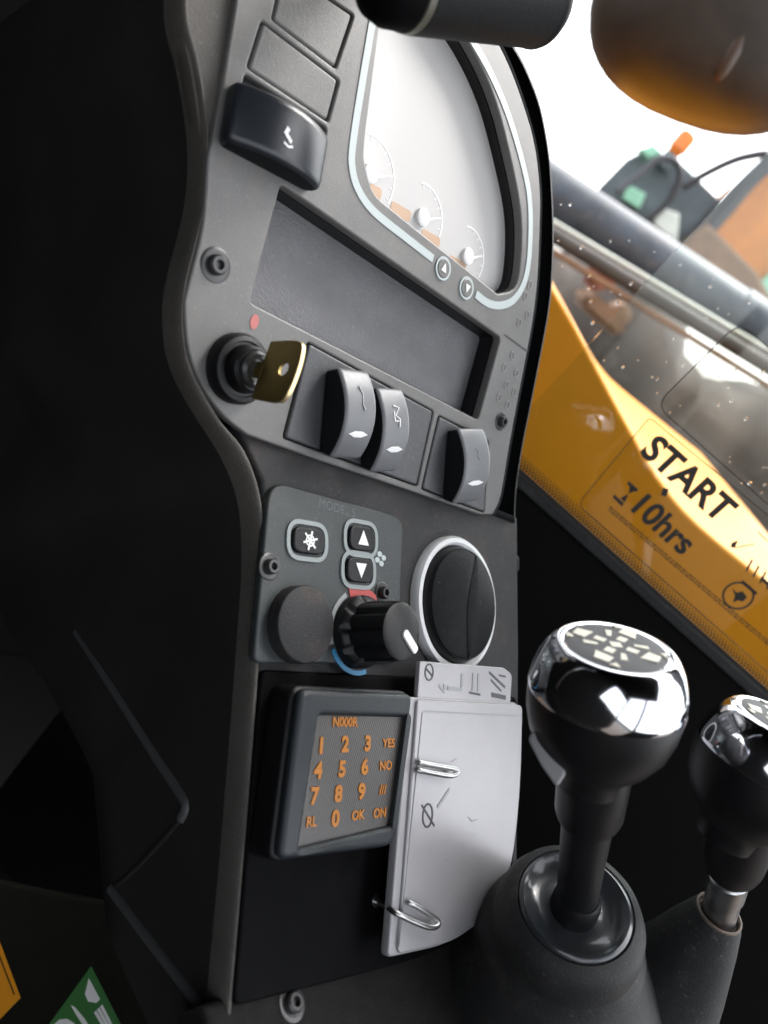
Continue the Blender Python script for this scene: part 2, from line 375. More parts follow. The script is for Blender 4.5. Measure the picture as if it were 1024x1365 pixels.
# dark wall below the window
sill = obj('cab_front_wall', plate_me([V((-.15, -1.0)), V((gx1 - gx0 + .3, -1.0)), V((gx1 - gx0 + .3, -.0105)), V((-.15, -.0105))], -.04, 0.0, .003), 'cabwall', None, win.matrix_world); struct(sill)

# rain drops on the pane
def drop_mesh():
    vs, fs = [], []; rings = [(1, 0), (.93, .28), (.7, .5), (.35, .62)]; seg = 9
    for r, z in rings:
        for k in range(seg): a = 2 * math.pi * k / seg; vs.append((r * math.cos(a), r * math.sin(a), z))
    for j in range(3):
        for k in range(seg): kk = (k + 1) % seg; fs.append((j * seg + k, j * seg + kk, (j + 1) * seg + kk, (j + 1) * seg + k))
    fs.append(tuple(range(3 * seg, 4 * seg))); fs.append(tuple(reversed(range(seg)))); return vs, fs
bv, bf = drop_mesh(); rv, rf = [], []
rr_ = random.Random(3)
for i in range(130):
    px, py = rr_.uniform(735, 1030), rr_.uniform(230, 690)
    if py < 250 + (px - 735) * .55 or (py > 395 + (px - 745) * 1.02 and i % 8): continue
    p = G.pix(px, py); s = rr_.uniform(.0004, .0010) * (1.5 if rr_.random() < .12 else 1); st = rr_.uniform(1, 1.7); b = len(rv)
    for x, y, z in bv: rv.append((p.x - gx0 + x * s, p.y - gy0 + y * s * st, .0004 + z * s * .4))
    for f in bf: rf.append(tuple(q + b for q in f))
rd = obj('rain_drops', mesh(rv, rf), 'drop', None, win.matrix_world); rd['kind'] = 'stuff'
tag(rd, 'scattered clear rain drops on the front window pane', 'water drops')

# START decal on the pane: outline and lettering printed on clear film
dcorn = [(866, 556), (770, 672), (1060, 928), (1160, 800)]
dp = G.pts(dcorn, .001); dbase = dp[1]
dec = thing('start_decal', 'clear decal with black START and 10hrs lettering on the window', 'decal', G.at(dbase.x, dbase.y, .001))
dl = rnd(sub(dp, dbase), [.004, .008, .008, .008], 6)
obj('film', plate_me(dl, 0, .0003), 'film', dec)
obj('outline', strip_me(dl, .0007, .0003, .0005, True), 'ink', dec)
gdir = math.atan2((G.pix(985, 668) - G.pix(857, 560)).y, (G.pix(985, 668) - G.pix(857, 560)).x)
def gtext(body, px, py, size, bold=.01, ax='LEFT', name='lettering', rot=0):
    p = G.pix(px, py, .0015) - dbase
    return obj(name, text_me(body, size, .0001, bold, ax), 'ink', dec, T((p.x, p.y, .0005)) @ Matrix.Rotation(gdir * rot, 4, 'Z'))
gtext('START', 863, 592, .0285, .035)
gtext('10hrs', 845, 665, .0262, .030)
def gpoly(ps, name='icon', m='ink', z=.0005):
    return obj(name, plate_me(sub(G.pts(ps, .0015), dbase), z, z + .0002), m, dec)
for ps in [[(838, 641), (851, 652), (848, 656), (836, 645)], [(840, 646), (848, 654), (838, 658)], [(838, 658), (833, 670), (827, 664)], [(819, 659), (832, 671), (829, 675), (817, 663)]]: gpoly(ps, 'hourglass')
# rows of tiny print
for row, (x0, y0, n, ln) in enumerate([(812, 676, 46, .0026), (811, 680, 46, .0026)]):
    p0, p1 = G.pix(x0, y0, .0015) - dbase, G.pix(x0 + 210, y0 + 178, .0015) - dbase; dr = (p1 - p0).normalized(); nn = V((-dr.y, dr.x)); t = 0; tv, tf = [], []
    rr2 = random.Random(row)
    while t < (p1 - p0).length:
        w = rr2.uniform(.001, .0045); h = .0011; a = p0 + dr * t; b = len(tv)
        for q in (a, a + dr * w, a + dr * w + nn * h, a + nn * h): tv.append((*q, .0007))
        tf.append((b, b + 1, b + 2, b + 3)); t += w + rr2.uniform(.0005, .0012)
    obj('small_print', mesh(tv, tf), 'ink', dec)
for k in range(4):
    x, y = 1000 + k * 9, 745 + k * 8
    gpoly([(x + 2, y), (x + 4, y + 2), (x - 4, y + 17), (x - 6, y + 15)], 'coil_bar')
gpoly([(1016, 768), (1030, 781), (1027, 785), (1013, 772)], 'coil_bar')
gc = G.pix(984, 794, .0015) - dbase
obj('engine_ring', strip_me(circ(gc.x, gc.y, .0112, 28), .0016, .0005, .0007, True), 'ink', dec)
gpoly([(976, 784), (982, 790), (990, 788), (996, 796), (990, 802), (984, 800), (977, 803), (980, 794)], 'engine_symbol')
gpoly([(990, 773), (1010, 790), (1007, 793), (988, 777)], 'engine_symbol')
for ps in [[(884, 650), (892, 652), (888, 662), (881, 660)], [(975, 724), (984, 720), (980, 730), (974, 730)]]: gpoly(ps, 'mark')
for (x0, y0, x1, y1) in [(980, 730, 1006, 725), (1010, 708, 1030, 728)]: obj('thin_line', strip_me(sub(G.pts([(x0, y0), (x1, y1)], .0015), dbase), .0008, .0005, .0007), 'ink', dec)
# second clear sticker above
cp = G.pts([(985, 429), (874, 540), (1080, 722), (1180, 600)], .001); cb = cp[1]
cs = thing('clear_sticker', 'blank clear sticker with rounded corner above the START decal', 'sticker', G.at(cb.x, cb.y, .001))
cl = rnd(sub(cp, cb), .012, 6)
obj('film', plate_me(cl, 0, .0003), 'film', cs)
obj('edge', strip_me(cl, .0008, .0003, .0006, True), 'ink', cs)

# ================================================================== OUTSIDE
HD = V((.2036, -.3345, 1)).normalized()
OF = Frame(PC(860, 640, 1.0), HD.cross(ZC) * -1 if HD.cross(ZC).x < 0 else HD.cross(ZC), -HD)          # vertical plane parallel to the pane, one metre away
bod = [(650, 250), (700, 315), (735, 378), (770, 438), (805, 505), (838, 566), (880, 638), (930, 697), (1024, 775), (1180, 900), (1180, 1300), (650, 900)]
bp = OF.pts(bod); bb = bp[10]
top = curve_smooth(bp[:10], 4)
hood = thing('yellow_machine_hood', 'smooth amber yellow machine bodywork just outside the front window', 'machine body', OF.at(bb.x, bb.y))
obj('body_shell', plate_me(sub(top + bp[10:], bb), -1.25, 0, .006), 'yellow', hood)
hl = sub([OF.pix(1040, 840), OF.pix(1110, 900), OF.pix(1110, 960), OF.pix(1040, 900)], bb)
obj('access_lid', plate_me(rnd(hl, .01), 0, .006, .002), 'yellow', hood)

def pipe(name, a, b, r, m, label, cat, group=None, n=14, bow=0.0, up=None):
    A, B = PW(*a), PW(*b); mid = (A + B) / 2
    path = [A.lerp(B, i / n) + V((0, 0, -bow * 4 * (i / n) * (1 - i / n))) - A for i in range(n + 1)]
    return tag(obj(name, tube_me(path, r, 20), m, None, T(A)), label, cat, group)
bar = thing('boom_cylinder', 'thick blue grey hydraulic cylinder slanting across the window view', 'cylinder', T(PW(690, 225, 3.0)))
o0 = PW(690, 225, 3.0)
obj('barrel', tube_me([PW(660, 210, 3.0) - o0, PW(980, 420, 3.05) - o0], .105, 32), 'bluegrey', bar)
obj('end_cap', tube_me([PW(975, 416, 3.05) - o0, PW(1150, 531, 3.07) - o0], .110, 32), 'bluegrey', bar)
pipe('guard_rail', (700, 272, 2.8), (1100, 512, 2.8), .006, 'cream', 'thin pale rail running just below the blue grey cylinder', 'rail')
pipe('steel_rail', (700, 290, 2.9), (1100, 535, 2.9), .030, 'bgbrown2', 'dark brown rail, second line below the blue grey cylinder', 'rail')
pipe('rusty_rail', (700, 312, 2.9), (1100, 562, 2.9), .012, 'bgbrown', 'thin rusty rail, lowest line below the blue grey cylinder', 'rail')
# earth bank behind
bank = []
nb = 40
BF = Frame(PC(860, 430, 7.0), GX, GN)
bpts = []
x0, x1 = BF.pix(560, 150).x, BF.pix(1300, 800).x
rb_ = random.Random(5)
vs, fs = [], []
yt = BF.pix(800, 330).y
for i in range(nb + 1):
    x = x0 + (x1 - x0) * i / nb; h = yt + rb_.uniform(-.12, .12) + .25 * math.sin(i * .5)
    for j, (dz, k) in enumerate([(1.2, -.0), (.9, .5), (.3, .85), (-.6, 1.0), (-2.5, .95)]):
        base = -1.9 ; vs.append((x + rb_.uniform(-.05, .05), base + (h - base) * k + rb_.uniform(-.06, .06), dz + rb_.uniform(-.1, .1)))
for i in range(nb):
    for j in range(4): a = i * 5 + j; fs.append((a, a + 5, a + 6, a + 1))
eb = obj('earth_bank', mesh(vs, fs, 60), 'dirt', None, BF.M); struct(eb)

# machine parked beyond: body, counterweight, cab, beacon, panels, hoses
MF = Frame(PC(900, 300, 5.0), GX, GN)
mb = MF.pix(1000, 520)
pm = thing('parked_excavator', 'blurred orange and grey excavator parked beyond the window', 'excavator', MF.at(mb.x, mb.y))
def mpoly(name, ps, z0, z1, m, bev=.02):
    return obj(name, plate_me(sub(MF.pts(ps), mb), z0, z1, bev), m, pm)
mpoly('cab_body', [(798, 250), (835, 212), (862, 198), (905, 212), (960, 265), (1000, 330), (960, 420), (880, 380)], -.9, 0, 'bgdark')
mpoly('hood', [(910, 335), (950, 285), (985, 240), (1060, 190), (1160, 260), (1160, 560), (1010, 480)], -1.2, .05, 'bgorange', .04)
mpoly('engine_bay', [(900, 330), (935, 300), (1000, 365), (1040, 440), (1000, 470), (930, 400)], .06, .25, 'bgbrown', .03)
for ps, m_ in [([(828, 268), (836, 250), (858, 262), (850, 282)], 'mint'), ([(868, 300), (880, 280), (902, 288), (900, 325), (888, 318)], 'cream'), ([(992, 390), (1024, 362), (1060, 340), (1070, 390), (1020, 408)], 'mint'), ([(848, 205), (868, 198), (880, 208), (862, 216)], 'mint')]:
    mpoly('side_panel', ps, .05, .16, m_, .01)
bc = MF.pix(899, 203) - mb
bea = obj('beacon', lathe_me([(.045, -.02), (.05, 0), (.045, .01), (.06, .012), (.06, .10), (.05, .125), (.02, .135)], 20), 'beacon', pm, T((bc.x, bc.y, .05)) @ Matrix.Rotation(-math.pi / 2, 4, 'X'))
obj('beacon_foot', lathe_me([(.05, -.12), (.05, -.03), (.03, -.02)], 16), 'bgdark', pm, T((bc.x, bc.y, .05)) @ Matrix.Rotation(-math.pi / 2, 4, 'X'))
for path, rad in [([(855, 300), (885, 275), (900, 245), (895, 225), (872, 222), (845, 245), (820, 265)], .022), ([(905, 255), (940, 235), (975, 220), (1010, 214)], .026), ([(930, 320), (965, 280), (1000, 240), (1060, 195)], .042), ([(905, 330), (930, 300), (965, 262), (1030, 200)], .02)]:
    pp = [V((*(MF.pix(a, b) - mb), .18 + .03 * i)) for i, (a, b) in enumerate(path)]
    obj('hose', tube_me(curve_smooth(pp, 5), rad, 10), 'hose', pm)
# a few bits of plant in the yard, seen low through the glass
for i, (px, py, z, w, h, d, m_, lb) in enumerate([(800, 415, 4.2, .30, .10, .25, 'bgbrown', 'small rusty machine part lying in the yard under the rails'), (795, 372, 4.6, .14, .12, .14, 'bgrust', 'small rust red machine part behind the rails')]):
    o = thing('machine_part', lb, 'machine part', T(PW(px, py, z)) @ G.M.to_3x3().to_4x4() @ Matrix.Rotation(.3 + .4 * i, 4, 'Y'))
    obj('block', box_me(w, h, d, .03), m_, o); obj('lug', lathe_me([(.06, -.05), (.06, .05), (.04, .06)], 16), m_, o, T((w * .3, h * .55, 0)))

# ================================================================== DASHBOARD
WM = {}
def kid(name, me, m, parent, world):
    pw = WM.get(parent.name) or parent.matrix_world.copy()
    o = obj(name, me, m); o.parent = parent; o.matrix_local = pw.inverted() @ world; WM[o.name] = world.copy(); return o
def thing2(name, label, cat, mw, group=None):
    o = thing(name, label, cat, mw, group); WM[o.name] = mw.copy(); return o
def mid(ps): return V((sum(p[0] for p in ps) / len(ps), sum(p[1] for p in ps) / len(ps)))
def fplate(fr, name, px, z0, z1, m, parent, bev=0.0, r=0.0, h=None, holes=(), pre=None):
    """plate whose outline is given where it lies on frame fr"""
    p = pre if pre is not None else fr.pts(px, z1 if h is None else h)
    b = mid(p); p = sub(p, b)
    if r: p = rnd(p, r)
    return kid(name, plate_me(p, z0, z1, bev, [sub(q, b) for q in holes]), m, parent, fr.at(b.x, b.y))

dash = thing2('dashboard', 'dark grey upright cab dashboard with display, pocket and switches', 'dashboard', U.at(.28, .06, -.05))

f_left = [(345, -160), (330, -80), (315, 0), (297, 110), (283, 185), (277, 210), (270, 300), (250, 385), (246, 410), (252, 470), (272, 518), (300, 556), (330, 580)]
f_bot = [(420, 612), (540, 652), (640, 686)]
f_right = [(657, 686), (668, 660), (680, 590), (695, 510), (710, 430), (717, 370), (720, 300), (720, 250), (712, 187), (690, 115), (665, 58), (630, 0), (570, -70), (480, -160)]
o_right = [(693, 700), (695, 655), (703, 600), (721, 510), (738, 420), (743, 370), (745, 310), (743, 249), (739, 200), (728, 140), (712, 95), (695, 61), (655, 0), (590, -75), (500, -170)]
pk = [(375, 245), (668, 450), (638, 560), (333, 403)]
dopen = [(520, -90), (512, 0), (505, 45), (488, 178), (485, 212), (497, 258), (560, 309), (664, 392)]
dcurve = [(664, 392), (686, 384), (694, 350), (695, 290), (684, 225), (661, 135), (628, 62), (585, 0), (530, -70)]
hole_d = [*rnd(U.pts(dopen[:-1]), [0, 0, 0, .006, .008, .006, 0]), *curve_smooth(U.pts(dcurve), 4)]
stk = [[(378, -45), (472, 20), (448, 92), (362, 26)], [(349, 27), (453, 107), (438, 163), (329, 90)], [(327, 98), (436, 170), (424, 240), (308, 182)]]
rowA = [(410, 455), (579, 548), (557, 649), (377, 584)]
rowB = [(585, 553), (652, 588), (646, 684), (562, 652)]
fl = curve_smooth(U.pts(f_left), 4)[:-1] + [*U.pts(f_left[-1:] + f_bot)] + curve_smooth(U.pts(f_right), 4)
holes = [rnd(U.pts(pk), .003), hole_d, *[rnd(U.pts(q), .0015) for q in stk], rnd(U.pts(rowA), .002), rnd(U.pts(rowB), .002)]
fplate(U, 'upper_fascia', None, -.006, 0, 'fascia', dash, .0010, holes=holes, pre=fl)
fplate(U, 'backing_shell', None, -.045, -.020, 'black', dash, pre=U.pts([(300, -120), (262, 60), (285, 210), (262, 380), (262, 460), (310, 565), (640, 668), (690, 560), (712, 350), (700, 150), (640, 10), (520, -120)]))
# raised shell between trim and fascia at the top left
fplate(U, 'shell_corner', None, -.012, -.0035, 'trim', dash, .001, pre=U.pts([(300, -170), (252, -40), (246, 20), (262, 95), (275, 180), (279, 230), (330, 100), (352, -40), (380, -170)]))
# dark outer edge on the right
eb_ = curve_smooth(U.pts(f_right), 4) + list(reversed(curve_smooth(U.pts(o_right), 4)))
fplate(U, 'edge_band', None, -.030, -.0018, 'matte', dash, .0045, pre=eb_)
# pocket
pw_o = rnd(U.pts([(367, 236), (676, 450), (643, 568), (326, 406)]), .004)
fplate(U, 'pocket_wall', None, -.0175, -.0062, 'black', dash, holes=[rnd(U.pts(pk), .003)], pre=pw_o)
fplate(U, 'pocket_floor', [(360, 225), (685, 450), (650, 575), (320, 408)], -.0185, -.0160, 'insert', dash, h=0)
# blank covers and switch plates, slightly sunk in their openings
for q in stk[:2]: fplate(U, 'blank_cover', None, -.006, -.0002, 'fascia', dash, .0012, pre=rnd([mid(U.pts(q)) + (p - mid(U.pts(q))) * .955 for p in U.pts(q)], .0018))
fplate(U, 'switch_plate', None, -.012, -.002, 'black', dash, .001, pre=[mid(U.pts(stk[2])) + (p - mid(U.pts(stk[2]))) * .97 for p in U.pts(stk[2])])
for q in (rowA, rowB): fplate(U, 'switch_plate', None, -.006, .0003, 'module', dash, .0012, pre=rnd([mid(U.pts(q)) + (p - mid(U.pts(q))) * .972 for p in U.pts(q)], .002))
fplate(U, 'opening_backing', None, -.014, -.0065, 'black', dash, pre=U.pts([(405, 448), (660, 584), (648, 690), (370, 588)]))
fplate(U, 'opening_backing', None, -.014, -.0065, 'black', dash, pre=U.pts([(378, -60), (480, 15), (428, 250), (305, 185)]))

# display
dsp = fplate(U, 'display', None, -.016, -.0125, 'screen', dash, pre=[mid(hole_d) + (p - mid(hole_d)) * 1.03 for p in hole_d])
dsp['label'] = 'pale glossy quarter round instrument display'
dw = [mid(hole_d) + (p - mid(hole_d)) * 1.06 for p in hole_d]
fplate(U, 'display_hood', None, -.017, -.0062, 'black', dash, holes=[hole_d], pre=dw)
def sline(name, px, w, m, parent, fr=U, z=0.0, sm=True, closed=False):
    p = fr.pts(px, z); p = curve_smooth([q.to_3d() for q in p], 5, closed) if sm else p
    b = mid(p); return kid(name, strip_me(sub(p, b), w, z - .0001, z + .0004, closed), m, parent, fr.at(b.x, b.y))
sline('display_border', [(508, -60), (500, 10), (494, 42), (480, 125), (470, 192), (469, 222), (477, 252), (498, 282), (540, 316), (577, 345)], .0042, 'line', dash)
sline('display_border', [(634, 392), (650, 404), (668, 407), (686, 398), (700, 372), (706, 330), (706, 270), (697, 220), (678, 155), (655, 100), (630, 55), (600, 10)], .0046, 'line', dash)
for k, (x, y) in enumerate([(590, 358), (621, 384)]):
    b = U.pix(x, y)
    bt = kid('arrow_button', lathe_me([(.0052, -.001), (.0052, .0006), (.0046, .0011), (.0012, .0012)], 24), 'fascia', dash, U.at(b.x, b.y))
    kid('button_ring', strip_me(circ(0, 0, .0058, 28), .0012, 0, .0007, True), 'line', bt, U.at(b.x, b.y))
    s = 1 if k == 0 else -1
    kid('arrow', plate_me([V((-.0022, -.0018 * s)), V((.0022, -.0018 * s)), V((0, .0028 * s))], .0011, .0015), 'white', bt, U.at(b.x, b.y))
for k, (x, y, r) in enumerate([(492, 232, .019), (562, 290, .018), (622, 342, .017)]):
    b = U.pix(x, y, -.012); w = U.at(b.x, b.y, -.0125)
    arc = [V((r * math.cos(a), r * math.sin(a))) for a in [math.radians(-20 + 11 * i) for i in range(13)]]
    kid('gauge_arc', strip_me(arc, .0009, 0, .0002), 'white', dsp, w)
    tk = []
    kid('gauge_hub', lathe_me([(.0048, 0), (.0048, .0022), (.0035, .003), (.001, .003)], 24), 'white', dsp, w)
    kid('gauge_needle', plate_me([V((.003, .0012)), V((r * .82, .0075)), V((.0036, -.0004))], .0016, .0020), 'white', dsp, w)
    for i in range(7):
        a = math.radians(-15 + 20 * i); c, s = math.cos(a), math.sin(a)
        kid('gauge_tick', strip_me([V((r * .84 * c, r * .84 * s)), V((r * .94 * c, r * .94 * s))], .0006, 0, .0002), 'white', dsp, w)
for x, y in [(495, 252), (535, 282), (575, 318), (610, 352)]:
    b = U.pix(x, y, -.012); kid('amber_reflection', plate_me(rect(0, 0, .016, .006, .002), 0, .0002), mat('amber_reflection_paint', (.45, .30, .20), .5) if x == 495 else bpy.data.materials['amber_reflection_paint'], dsp, U.at(b.x, b.y, -.0125) @ Matrix.Rotation(.12, 4, 'Z'))  # amber reflections low on the display, painted as flat tinted patches

# screws
def screw(parent, fr, x, y, r=.0042, z=0.0, m='screw'):
    b = fr.pix(x, y, z + .002); w = fr.at(b.x, b.y, z)
    s = kid('screw', lathe_me([(r * 1.75, -.001), (r * 1.75, .0003), (r * 1.6, .0006), (r * 1.25, .0005), (r * 1.05, .0005), (r, .0028), (r * .82, .0036), (r * .5, .0036), (r * .44, .0014), (.0004, .0014)], 28), m, parent, w)
    return s
screw(dash, U, 291, 353); screw(dash, U, 671, 562, .0034)
# faint moulded symbols and seam on the right strip
sline('seam', [(673, 446), (703, 468)], .0009, 'dgrey', dash, sm=False)
for i, (x, y) in enumerate([(683, 474), (672, 490), (688, 497), (675, 513), (685, 523), (665, 530), (676, 540), (703, 420), (692, 430), (700, 395), (706, 380)]):
    b = U.pix(x, y); kid('moulded_mark', strip_me(rect(0, 0, .0035, .0045, .0014), .0007, -.0001, .0003, True), 'moulded', dash, U.at(b.x, b.y))

# rocker switches
def rocker(pt, pb, pl, pr, H, m, base, name='rocker_switch', tilt=.0, label=None):
    """pt/pb: ends of the long axis, pl/pr: sides, all at the raised face (height H)"""
    a, b = U.pix(*pt, H), U.pix(*pb, H); ax = (a - b); ln = ax.length; ax.normalize(); c = (a + b) / 2
    pa = V((ax.y, -ax.x)); wd_ = abs((U.pix(*pr, H) - U.pix(*pl, H)).dot(pa))
    w = U.M @ Matrix(((pa.x, ax.x, 0, c.x), (pa.y, ax.y, 0, c.y), (0, 0, 1, base), (0, 0, 0, 1)))
    hl = ln / 2; N = 12; hh = H - base
    prof = [(-hl * .93, 0), *[(-hl + 2 * hl * i / N, hh * (1 - .48 * (-1 + 2 * i / N) ** 2) + tilt * (-1 + 2 * i / N)) for i in range(N + 1)], (hl * .93, 0)]
    me = prism_yz(prof, wd_, .0024 if m == 'rocker' else .0040); me.materials.append(M[m]); me.materials.append(M['matte'])
    for p in me.polygons:
        if abs(p.normal.x) > .75: p.material_index = 1
    o = kid(name, me, m, dash, w)
    if label: o['label'] = label
    return o, w, hl, hh, wd_
def rocker_print(o, w, hl, hh, wd_, lens=True):
    def top(y): return hh * (1 - .48 * (y / hl) ** 2)
    if lens:
        y = -hl * .42; q = [V((-wd_ * .30, 0)), V((-wd_ * .12, .0015)), V((wd_ * .12, .0015)), V((wd_ * .30, 0)), V((wd_ * .12, -.0015)), V((-wd_ * .12, -.0015))]
        sl_ = math.atan(-hh * .96 * y / hl / hl)
        kid('lens', plate_me(q, -.0002, .0005, .0002), 'white', o, w @ T((0, y, top(y))) @ Matrix.Rotation(sl_, 4, 'X'))
    y = hl * .38; sl_ = math.atan(-hh * .96 * y / hl / hl); ww = w @ T((0, y, top(y))) @ Matrix.Rotation(sl_, 4, 'X')
    return ww
ra = rocker((488, 493), (477, 614), (467, 552), (508, 560), .0180, 'rocker', .0003); ww = rocker_print(*ra)
kid('symbol', strip_me([V((-.001, .006)), V((.0012, .002)), V((.0005, -.003)), V((.0018, -.006))], .0006, -.0002, .0003), 'grey', ra[0], ww)
rb = rocker((534, 518), (526, 632), (517, 570), (552, 580), .0165, 'rocker', .0003); ww = rocker_print(*rb)
for s in ([V((-.002, .005)), V((.002, .004)), V((-.001, 0)), V((.002, -.002)), V((.001, -.006))], [V((-.002, .002)), V((-.002, -.003)), V((.001, -.003))]): kid('symbol', strip_me(s, .0006, -.0002, .0003), 'white', rb[0], ww)
rc = rocker((642, 572), (634, 673), (625, 615), (658, 624), .0165, 'rocker', .0003); ww = rocker_print(*rc)
kid('symbol', strip_me([V((-.0015, .003)), V((.001, .001)), V((-.0005, -.002)), V((.0015, -.004))], .0005, -.0002, .0003), 'grey', rc[0], ww)
rdk = rocker((322, 140), (451, 216), (388, 225), (400, 143), .0150, 'rockerblack', -.002, label='large black rocker with a pale horn symbol')
o, w, hl, hh, wd_ = rdk
ww = w @ T((-.002, .002, hh * 1.0))
kid('symbol', plate_me([V((-.001, -.0022)), V((.0006, -.0020)), V((.0010, .0012)), V((.0030, .0016)), V((.0030, .0034)), V((-.0004, .0030))], -.0003, .0004), 'white', o, ww @ Matrix.Rotation(-.5, 4, 'Z'))
kid('symbol', strip_me([V((-.0026, .0020)), V((-.0034, -.0004)), V((-.0026, -.0028))], .0010, -.0003, .0004), 'white', o, ww)

# ignition switch in the fascia
kb = U.pix(322, 492, .004); kw = U.at(kb.x, kb.y)
ig = kid('ignition_switch', lathe_me([(.0155, -.001), (.0155, .004), (.0140, .0065), (.0122, .0070), (.0118, .0060), (.0105, .0062), (.0100, .0130), (.0088, .0142), (.0006, .0142)], 40), 'black', dash, kw)
kid('key_slot', plate_me(rect(0, 0, .0018, .011), .0143, .0147), 'ink', ig, kw)
kid('metal_collar', lathe_me([(.0079, .0138), (.0079, .0160), (.0066, .0172), (.0050, .0168), (.0046, .0150)], 32), 'screw', ig, kw)
b = U.pix(339, 429); kid('red_mark', plate_me(circ(0, 0, .0022, 20, .0034), -.0001, .0003), 'redwarn', dash, U.at(b.x, b.y))
# the key itself
key = thing2('ignition_key', 'flat brass ignition key standing in the lock of the dashboard', 'key', U.at(kb.x, kb.y, .0145) @ Matrix.Rotation(math.radians(-4), 4, 'Z') @ Matrix.Rotation(math.radians(0), 4, 'Y'))
kl = V((0, 0, 1))
KM = WM[key.name] @ Matrix(((0, 0, 1, 0), (1, 0, 0, 0), (0, 1, 0, 0), (0, 0, 0, 1)))      # plate x -> local y, plate y -> local z
head = curve_smooth([V((-.0128, .0045, 0)), V((-.0132, .010, 0)), V((-.0134, .021, 0)), V((-.0105, .0262, 0)), V((0, .0278, 0)), V((.0105, .0262, 0)), V((.0134, .021, 0)), V((.0132, .010, 0)), V((.0128, .0045, 0))], 4)
kid('key_head', plate_me([V((-.0035, .004)), *[p.to_2d() for p in head], V((.0035, .004))], -.0008, .0008, .0003, holes=[circ(.001, .0190, .0029, 20)]), 'brass', key, KM)
kid('key_blade', plate_me([V((-.0035, -.008)), V((.0035, -.008)), V((.0035, .005)), V((-.0035, .005))], -.0010, .0010, .0002), 'brass', key, KM)
kid('worn_edge', strip_me([p.to_2d() * 1.0 + V((0, .0002)) for p in head[9:-9]], .0006, -.00085, .00085), 'brassedge', key, KM)

# ---------------------------------------------------------------- lower dash (leans further back)
lf = [(318, 568), (350, 640), (354, 700), (351, 800), (346, 890), (312, 1350), (470, 1310), (640, 1262), (690, 1180), (692, 870), (690, 690)]
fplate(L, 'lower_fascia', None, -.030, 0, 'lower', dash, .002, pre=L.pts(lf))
fplate(L, 'edge_band', None, -.045, -.004, 'matte', dash, .004, pre=L.pts([(684, 690), (696, 690), (697, 735), (702, 742), (702, 760), (697, 766), (697, 900), (694, 1190), (684, 1190)]))
blp = fplate(L, 'lower_panel', [(350, 893), (575, 903), (690, 930), (684, 1180), (640, 1240), (560, 1280), (312, 1343)], -.002, .0030, 'blackgloss', dash, .0015, .004)
blp['label'] = 'gloss black lower panel behind the keypad'

# rolled edge trim and deep dark side of the console
tr_out = [(232, -160), (226, -60), (228, 20), (246, 90), (262, 190), (258, 270), (232, 365), (226, 430), (236, 500), (266, 562), (308, 622), (330, 680), (334, 760), (326, 870), (318, 980), (303, 1180), (284, 1380), (270, 1480)]
tr_in = [(275, -160), (256, -60), (250, 20), (266, 90), (277, 190), (271, 280), (248, 380), (244, 430), (253, 485), (290, 555), (325, 600), (346, 660), (352, 740), (346, 860), (342, 920), (326, 1130), (306, 1360), (294, 1480)]
def surf_pt(px, py):
    t = min(1, max(0, (py - 560) / 80.0)); t = t * t * (3 - 2 * t)
    a = U.cam(*U.pix(px, py, -.002), -.002); b = L.cam(*L.pix(px, py, .0), .0)
    return a.lerp(b, t), NU.lerp(NL, t).normalized()
co = curve_smooth([V((*p, 0)) for p in tr_out], 6); ci = curve_smooth([V((*p, 0)) for p in tr_in], 6)
tv, tf, sv, sf = [], [], [], []
nr = len(co); dinv = WM[dash.name].inverted()
cs1 = [(-.15, -.004), (0.0, -.0004), (.08, .0010), (.17, .0012), (.26, .0004), (.34, -.0018), (.39, -.0045), (.415, -.0080), (.425, -.012)]
depths = [.022, .04, .065, .09, .115, .135, .142]
for A, B in zip(ci, co):
    I, n1 = surf_pt(A.x, A.y); O, n2 = surf_pt(B.x, B.y); w_ = O - I
    for t, h in cs1: tv.append(dinv @ W(I + w_ * t + n2 * h))
    dt = .142 + max(0, 1100 - B.y) * .0005
    for (ya, da), (yb, db) in zip([(1100, .142), (1330, .108), (1380, .085), (1430, .060)], [(1330, .108), (1380, .085), (1430, .060), (1500, .045)]):
        if ya < B.y <= yb: dt = da + (db - da) * (B.y - ya) / (yb - ya)
    dm = (dt - .022) / (.142 - .022)
    for k, d_ in enumerate(depths):
        sv.append(dinv @ W(I + w_ * .425 - n2 * (.012 + (d_ - .022) * dm) + (E1 * .012 if k == len(depths) - 1 else V((0, 0, 0)))))
m1, m2 = len(cs1), len(depths)
for i in range(nr - 1):
    for j in range(m1 - 1): tf.append((i * m1 + j, i * m1 + j + 1, (i + 1) * m1 + j + 1, (i + 1) * m1 + j))
    for j in range(m2 - 1): sf.append((i * m2 + j, i * m2 + j + 1, (i + 1) * m2 + j + 1, (i + 1) * m2 + j))
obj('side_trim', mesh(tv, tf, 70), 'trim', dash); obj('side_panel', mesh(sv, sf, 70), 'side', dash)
# raised rib moulded into the side of the console: follows the side surface
SF = Frame(L.cam(L.pix(329, 1000).x, L.pix(329, 1000).y, -.02), NL, -E1)
ribs = [[(100, 842), (150, 920), (200, 1000), (238, 1058), (245, 1076), (238, 1092)], [(145, 1185), (190, 1245), (240, 1310), (290, 1375)]]
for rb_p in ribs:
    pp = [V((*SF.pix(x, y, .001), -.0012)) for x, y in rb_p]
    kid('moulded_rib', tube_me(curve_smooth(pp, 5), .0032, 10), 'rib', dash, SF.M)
pp = [V((*SF.pix(x, y, .001), -.0014)) for x, y in [(238, 1092), (205, 1130), (165, 1170), (145, 1185)]]
kid('moulded_rib', tube_me(curve_smooth(pp, 5), .0022, 8), 'side', dash, SF.M)

